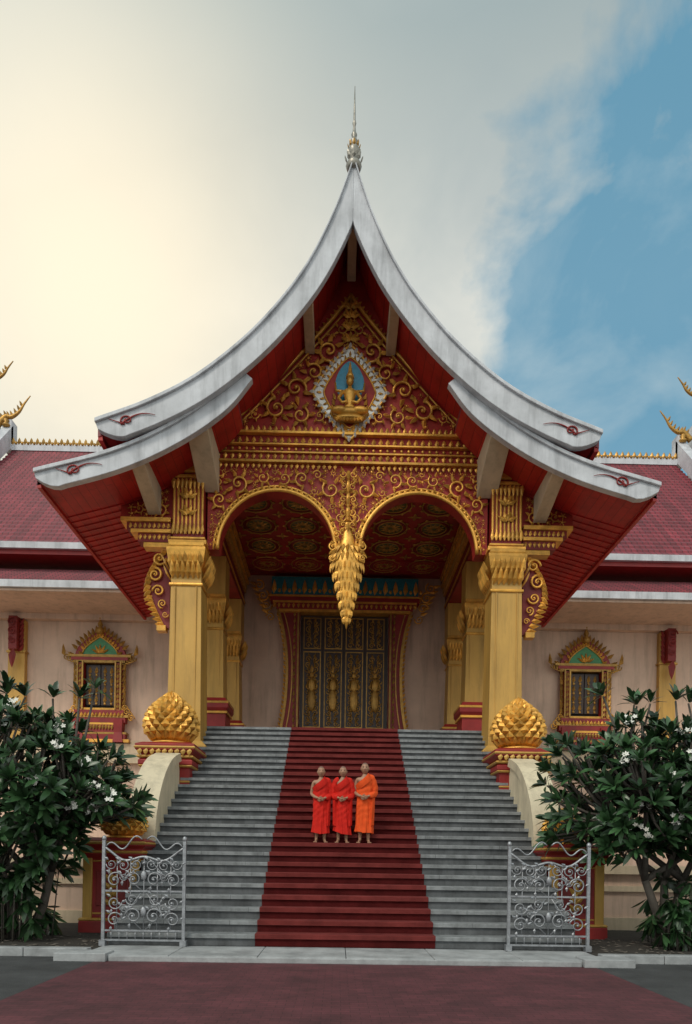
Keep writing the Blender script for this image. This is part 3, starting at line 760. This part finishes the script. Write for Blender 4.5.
# ================================================================= TREES
def tree(cx,cy,seed,tx):
    random.seed(seed); e=empty('frangipani_tree')
    wood=MB(); lv=MB(); fl=MB()
    C=Vector((cx,cy,2.8)); tips=[]; tries=0
    while len(tips)<350 and tries<60000:
        tries+=1
        u=Vector([random.uniform(-1,1) for _ in range(3)])
        if u.length>1 or u.length<.3: continue
        nz=.9+.16*math.sin(3.1*u.x+seed)+.12*math.sin(5.3*u.z+2*seed+u.x*4)
        p=C+Vector((u.x*2.3*nz,u.y*1.25,u.z*1.66*nz))
        if p.z<1.2 or p.y>13.35: continue
        if all((p-q).length>.185 for q in tips): tips.append(p)
    sg=1 if cx<0 else -1
    for _ in range(90):
        tips.append(Vector((cx-sg*random.uniform(-.2,2.0),cy+random.uniform(-.6,.8),random.uniform(.3,1.4))))
    for _ in range(7):
        tips.append(Vector((cx+random.uniform(-1.3,1.3),cy+random.uniform(-.3,.3),random.uniform(4.35,4.6))))
    base=Vector((tx,cy+.2,0.05)); hubs=[]
    for i in range(9):
        a=2*pi*i/9; hubs.append(Vector((cx+1.0*math.cos(a),cy+.55*math.sin(a),2.3+.5*random.random())))
    for k in range(3):
        b=base+Vector((random.uniform(-.2,.2),random.uniform(-.15,.15),0))
        m=Vector((tx*.6+cx*.4+(k-1)*.4,cy+.1*k,1.3))
        wood.tube([b,(b+m)/2+Vector((.06,0,0)),m],[.1,.085,.07],8)
        for h in hubs[k::3]: wood.tube([m,(m+h)/2+Vector((0,0,-.1)),h],[.065,.05,.04],7)
    for t in tips:
        h=min(hubs,key=lambda q:(q-t).length)
        if t.z>1.35:
            mid=(h+t)/2+Vector((0,0,-.08)); wood.tube([h,mid,t],[.035,.026,.018],5)
        else: wood.tube([Vector((t.x*.8+tx*.2,t.y,.06)),t],[.015,.01],5)
        ax=((t-C)*.55+Vector((random.uniform(-.3,.3),random.uniform(-.3,.3)-.2,.75))).normalized()
        s1=ax.cross(Vector((.3,.2,1)) if abs(ax.z)<.95 else Vector((1,0,0))).normalized(); s2=ax.cross(s1)
        n=random.randint(11,16)
        for i in range(n):
            a=i*2.4+random.uniform(-.2,.2); el=random.uniform(.15,1.45)*(.4+.6*i/n)
            rad=(s1*math.cos(a)+s2*math.sin(a))
            D=(ax*math.cos(el)+rad*math.sin(el)); D=(D+Vector((0,0,-.12))).normalized()
            Nn=(ax*math.sin(el)-rad*math.cos(el)); Nn=(Nn-D*Nn.dot(D)).normalized(); S=D.cross(Nn)
            L=random.uniform(.24,.38); W=L*random.uniform(.25,.32); dr=random.uniform(.02,.1)
            P=t+D*.03; v=[]
            for u,w in((0,.06),(.25,.7),(.55,1.),(.82,.7),(1,.04)):
                c=P+D*L*u-Nn*dr*u*u*L*3+Vector((0,0,-.04*u*u))
                v+=[c-S*W*.5*w+Nn*W*.12*w,c,c+S*W*.5*w+Nn*W*.12*w]
            f=[]
            for q in range(4):
                o=3*q; f+=[(o,o+1,o+4,o+3),(o+1,o+2,o+5,o+4)]
            lv.add(v,f,0,True)
        out=(t-C)
        if out.y<-.25 and t.z>1.9 and random.random()<.17:
            for q in range(random.randint(3,8)):
                c=t+ax*.14+Vector((random.uniform(-.10,.10),random.uniform(-.16,-.04),random.uniform(-.06,.1)))
                nn=Vector((random.uniform(-.5,.5),-1,.5)).normalized(); a1=nn.cross(Vector((0,0,1))).normalized(); a2=nn.cross(a1)
                for k in range(5):
                    a=2*pi*k/5; d=a1*math.cos(a)+a2*math.sin(a)
                    fl.leaf(c,d+nn*.3,nn,.055,.04,0,.2)
    wood.obj('trunk_and_limbs',[BARK],e); lv.obj('leaves',[LEAF],e); fl.obj('blossoms',[PETAL],e)
tree(-5.65,12.4,3,-5.9); tree(5.75,12.4,11,5.95)

# ================================================================= MONKS
def monk(x,y,z,H,robe,seed,turn=0.,both=False):
    random.seed(seed); e=empty('monk',(x,y,z)); k=H/1.65; e.scale=(k,k,k); e.rotation_euler=(0,0,turn)
    V=[(0,0,.90),(0,.005,1.08),(0,0,1.24),(0,.01,1.37),(0,-.005,1.46)]
    R=[(.12,.1),(.115,.09),(.13,.095),(.06,.06),(.05,.05)]
    E=[(0,1),(1,2),(2,3),(3,4)]
    for s in(-1,1):
        cov=(s==1 or both); q=.82 if cov else 1.
        o=len(V); V+=[(s*.155,.0,1.33),(s*(.195 if cov else .205),.03,1.06),(s*.135,-.12,.985),(s*.055,-.175,.955)]
        R+=[(.05*q,.05*q),(.038*q,.038*q),(.033*q,.033*q),(.024,.024)]; E+=[(2,o),(o,o+1),(o+1,o+2),(o+2,o+3)]
        o=len(V); V+=[(s*.08,0,.84),(s*.085,-.01,.48),(s*.085,.02,.27),(s*.085,.03,.075),(s*.095,-.06,.04),(s*.11,-.15,.025)]
        R+=[(.08,.085),(.052,.054),(.047,.05),(.032,.034),(.038,.028),(.036,.018)]; E+=[(0,o),(o,o+1),(o+1,o+2),(o+2,o+3),(o+3,o+4),(o+4,o+5)]
    me=bpy.data.meshes.new('body'); me.from_pydata(V,E,[]); ob=bpy.data.objects.new('body',me); sc.collection.objects.link(ob); ob.parent=e
    me.materials.append(SKIN)
    ob.modifiers.new('skin','SKIN')
    for i,r in enumerate(R): me.skin_vertices[0].data[i].radius=r
    me.skin_vertices[0].data[0].use_root=True
    sb=ob.modifiers.new('sub','SUBSURF'); sb.levels=2; sb.render_levels=2
    ob.modifiers['skin'].use_smooth_shade=True
    mb=MB(); n=28; rings=[]
    for i in range(23):
        ph=pi*i/22; zz=-math.cos(ph); rr=math.sin(ph)+1e-3; ring=[]
        for j in range(n):
            a=2*pi*j/n; dx,dy=math.cos(a),math.sin(a)
            w=.078*rr**.85; d=.098*rr**.9
            if zz<0: w*=1-.26*zz*zz; d*=1-.10*zz*zz
            X=w*dx; Yv=d*dy+ (.008 if zz>0 else 0); Z=.120*zz
            if dy<0:
                fz=math.exp(-((zz+.16)/.18)**2)*math.exp(-(X/.016)**2); Yv-=.026*fz
                Yv+=.009*math.exp(-((zz-.08)/.1)**2)*math.exp(-((abs(X)-.032)/.016)**2)
                Yv-=.005*math.exp(-((zz+.5)/.1)**2)*math.exp(-(X/.03)**2)
                Yv-=.006*math.exp(-((zz+.85)/.15)**2)*math.exp(-(X/.03)**2)
            ring.append((X,Yv-.012,1.542+Z))
        rings.append(ring)
    hv=[p for r in rings for p in r]; f0=[];f1=[]
    for i in range(22):
        for j in range(n):
            q=(i*n+j,i*n+(j+1)%n,(i+1)*n+(j+1)%n,(i+1)*n+j)
            c=Vector(hv[q[0]]); fz=(c.z-1.542)/.120
            (f1 if fz>.6 or (c.y>.02 and fz>-.35) else f0).append(q)
    mb.add(hv,f0,0,True); mb.add(hv,f1,1,True)
    for s in(1,-1):
        mb.ell((s*.079,.0,1.535),(.012,.022,.034),0,8)
        mb.ell((s*.031,-.093,1.556),(.013,.006,.005),2,8); mb.ell((s*.031,-.096,1.575),(.018,.005,.0035),1,8)
    mb.ell((0,-.107,1.485),(.020,.006,.006),3,8)
    for s in(-1,1):
        zz=.948 if s<0 else .925; yy=-.195 if s<0 else -.18
        mb.tube([(s*.06,-.175,.955),(s*.035,yy,zz),(-s*.01,yy-.012,zz-.008)],[.026,.036,.032],8,0,.6)
        for q in range(4):
            L=[.062,.072,.068,.05][q]; z1=zz+.022-q*.017
            mb.tube([(-s*.005,yy-.012,z1),(-s*(.005+L*.45),yy-.02,z1-.004),(-s*(.005+L*.8),yy-.008,z1-.008),(-s*(.005+L),yy+.008,z1-.01)],[.0095,.009,.008,.006],6,0)
        mb.tube([(s*.035,yy-.01,zz+.02),(s*.01,yy-.022,zz+.042),(-s*.015,yy-.02,zz+.05)],[.012,.010,.007],6,0)
        for q in range(5): mb.tube([(s*(.085+.014*q),-.15,.02),(s*(.083+.0165*q),-.195+.008*q,.012)],[.012,.009],6,0)
    mb.obj('head_and_hands',[SKIN,HAIR,BLACK,LIP],e)
    mb=MB(); n=90; rings=[]; M=60
    def shp(u):
        return (float(np.interp(u,[0,.12,.35,.55,.68,.8,.92,1],[.185,.172,.165,.166,.158,.165,.172,.15])),
                float(np.interp(u,[0,.12,.35,.55,.68,.8,.92,1],[.14,.13,.13,.135,.128,.122,.115,.085])))
    for i in range(M):
        u=i/(M-1); ring=[]
        for j in range(n):
            a=2*pi*j/n; c,s_=math.cos(a),math.sin(a)
            rx,ry=shp(u)
            zt=1.285+.085*c
            zb=.20+.02*math.sin(a+seed)+(.05 if c<-.2 else 0)*abs(c)
            zz=zb+(zt-zb)*u
            am=.085*(1-u)**1.1+.008
            fo=am*(math.sin(9*a+2.2*math.sin(zz*3+seed)+seed)+.6*math.sin(17*a+4*zz+seed*2))
            dd=zz-.55*c*.17
            fo+=(.032 if zz>.6 else .032*max(0,(zz-.4)/.2))*math.sin(dd*48+1.5*math.sin(a*2+seed))
            ring.append((rx*(1+fo)*c,ry*(1+fo)*s_,zz))
        rings.append(ring)
    mb.loft(rings,0,True,False)
    C=catmull([(-.150,-.055,1.13),(-.09,-.122,1.19),(.0,-.132,1.26),(.075,-.102,1.335),(.105,-.02,1.39),(.10,.06,1.36),(.05,.115,1.27),(-.06,.12,1.17),(-.14,.06,1.12)],6)
    rr=[]
    for i,p in enumerate(C):
        ring=[]
        for j in range(28):
            a=2*pi*j/28; q=math.cos(a)
            off=Vector((.55*q*.07,0,-.8*q*.07)) 
            nrm=Vector((p[0]*.4,p[1],.0)).normalized() if abs(p[1])>.03 else Vector((.2,0,1)).normalized()
            ring.append(Vector(p)+off*(1 if abs(p[1])>.03 else .8)+nrm*(.016*math.sin(a)+.008*math.cos(q*14)))
        rr.append(ring)
    mb.loft(rr,0,True,True)
    def sleeve(s):
        P=catmull([(s*.085,.0,1.365),(s*.14,.005,1.345),(s*.188,.03,1.2),(s*.195,.035,1.04),(s*.155,-.07,.985),(s*.10,-.145,.968)],8)
        nn=len(P); rr=[]
        for i,p in enumerate(P):
            p=Vector(p); t=(Vector(P[min(i+1,nn-1)])-Vector(P[max(i-1,0)])).normalized()
            a_=t.cross(Vector((0,1,0))).normalized() if abs(t.y)<.9 else t.cross(Vector((1,0,0))).normalized(); b_=a_.cross(t)
            R0=.056+.018*math.sin(pi*i/nn)
            rr.append([p+(a_*math.cos(q)+b_*math.sin(q))*R0*(1+.07*math.sin(5*q+i*.25+seed)+.05*math.sin(i*1.1+q)) for q in np.linspace(0,2*pi,21)[:-1]])
        mb.loft(rr,0,True,True)
        rr=[]
        for i in range(26):
            t=i/25; zz=1.0-.62*t; ring=[]
            for j in range(36):
                a=2*pi*j/36; w=.036+.012*math.sin(6*a+t*2+seed)*(1+t); d=.105*(1-.2*t)+.012*math.sin(8*a+seed)
                ring.append((s*(.17-.02*t)+w*math.cos(a),-.02+d*math.sin(a),zz+.03*math.sin(a)*t))
            rr.append(ring)
        mb.loft(rr,0,True,True)
    sleeve(1)
    if both: sleeve(-1)
    mb.obj('robe',[robe],e)
ks=9; mz=Z0+ks*RI+.012; my=Y0+(ks-1)*TR+.19
monk(-.52,my,mz,1.60,ROBR,1,.05); monk(-.06,my,mz,1.61,ROBR,5,-.03,True); monk(.40,my,mz,1.69,ROBO,9,-.06)

# ================================================================= SKY + LIGHT
w=bpy.data.worlds.new('World'); sc.world=w; w.use_nodes=True
n=w.node_tree.nodes; l=w.node_tree.links; n.clear()
out=n.new('ShaderNodeOutputWorld'); bg=n.new('ShaderNodeBackground'); bg.inputs['Strength'].default_value=1
sky=n.new('ShaderNodeTexSky'); sky.sky_type='NISHITA'; sky.sun_disc=False
SE,SAZ=math.radians(47),math.radians(212)
sky.sun_elevation=SE; sky.sun_rotation=SAZ; sky.air_density=1.; sky.dust_density=.6; sky.ozone_density=1.5
def mth(op,a,b=None,clamp=False):
    q=n.new('ShaderNodeMath'); q.operation=op; q.use_clamp=clamp
    for i,v in enumerate((a,b)):
        if v is None: continue
        if isinstance(v,(int,float)): q.inputs[i].default_value=v
        else: l.new(v,q.inputs[i])
    return q.outputs[0]
tc=n.new('ShaderNodeTexCoord'); D=tc.outputs['Generated']
def dot(v):
    q=n.new('ShaderNodeVectorMath'); q.operation='DOT_PRODUCT'; l.new(D,q.inputs[0]); q.inputs[1].default_value=Vector(v).normalized(); return q.outputs['Value']
def noise(scale,det,rough,dist=0,loc=(0,0,0),ms=(1,1,1.3)):
    mp=n.new('ShaderNodeMapping'); mp.inputs['Scale'].default_value=ms; mp.inputs['Location'].default_value=loc; l.new(D,mp.inputs['Vector'])
    q=n.new('ShaderNodeTexNoise'); q.inputs['Scale'].default_value=scale; q.inputs['Detail'].default_value=det; q.inputs['Roughness'].default_value=rough; q.inputs['Distortion'].default_value=dist
    l.new(mp.outputs['Vector'],q.inputs['Vector']); return q.outputs['Fac']
def scl(colsock,f):
    q=n.new('ShaderNodeVectorMath'); q.operation='SCALE'; l.new(colsock,q.inputs[0])
    if isinstance(f,(int,float)): q.inputs['Scale'].default_value=f
    else: l.new(f,q.inputs['Scale'])
    return q.outputs[0]
def mixc(f,a,b):
    q=n.new('ShaderNodeMix'); q.data_type='RGBA'
    if isinstance(f,(int,float)): q.inputs['Factor'].default_value=f
    else: l.new(f,q.inputs['Factor'])
    for k,v in((6,a),(7,b)):
        if isinstance(v,tuple): q.inputs[k].default_value=(*v,1)
        else: l.new(v,q.inputs[k])
    return q.outputs[2]
skyc=mixc(.7,scl(sky.outputs[0],.13),(.13,.39,.54))
# thin wisps inside the blue opening
wisp=mth('MULTIPLY',mth('SUBTRACT',noise(5.5,7,.55,.5,(9,2,4)),.46),3.5,True)
skyc=mixc(mth('MULTIPLY',wisp,.62),skyc,(.52,.64,.68))
glow=mth('POWER',mth('MAXIMUM',dot((-.37,1,.84)),0.),42.)
nz2=mth('ADD',mth('MULTIPLY',noise(2.4,5,.5,.2,(3,1,0)),.6),mth('MULTIPLY',noise(7,6,.55,.3,(1,4,6)),.4))
cl=mixc(mth('MULTIPLY',mth('SUBTRACT',nz2,.38),4.2,True),(.47,.53,.54),(.80,.80,.73))
zen=mth('MULTIPLY',mth('SUBTRACT',mth('ADD',dot((0,0,1)),mth('MULTIPLY',mth('SUBTRACT',nz2,.5),.12)),.63),6.5,True)
cl=mixc(mth('MULTIPLY',zen,.85),cl,(.30,.39,.41))
cl=mixc(mth('MULTIPLY',glow,.95),cl,(1.12,1.0,.76))
bd=mth('MULTIPLY',mth('SUBTRACT',dot((.56,1,.80)),.94),15.,True)
m=mth('ADD',bd,mth('MULTIPLY',mth('SUBTRACT',noise(3.2,7,.55,.3,(0,5,2)),.5),2.4))
gap=mth('MULTIPLY',mth('SUBTRACT',m,.30),3.6,True)
col=mixc(mth('MULTIPLY',gap,.92),cl,skyc)
back=mth('MULTIPLY',mth('MAXIMUM',dot((-.3,-1,.9)),0.),.95)
col=scl(col,mth('ADD',back,.98))
l.new(col,bg.inputs['Color']); l.new(bg.outputs[0],out.inputs[0])
sun=bpy.data.lights.new('sun','SUN'); sun.energy=1.35; sun.angle=math.radians(13); sun.color=(1,.92,.80)
so=bpy.data.objects.new('sun',sun); sc.collection.objects.link(so)
dv=Vector((math.sin(SAZ)*math.cos(SE),math.cos(SAZ)*math.cos(SE),math.sin(SE)))
so.rotation_euler=dv.to_track_quat('Z','Y').to_euler()

# ================================================================= CAMERA
cam=bpy.data.cameras.new('camera'); co=bpy.data.objects.new('camera',cam); sc.collection.objects.link(co)
cam.lens=24.; cam.sensor_width=36; cam.sensor_fit='AUTO'; cam.shift_y=.339; cam.clip_end=2000
co.matrix_world=Matrix.Translation((-.16,0,1.6))@Matrix.Rotation(math.radians(-.75),4,'Z')@Matrix.Rotation(math.radians(90),4,'X')@Matrix.Rotation(math.radians(.85),4,'Z')
sc.camera=co
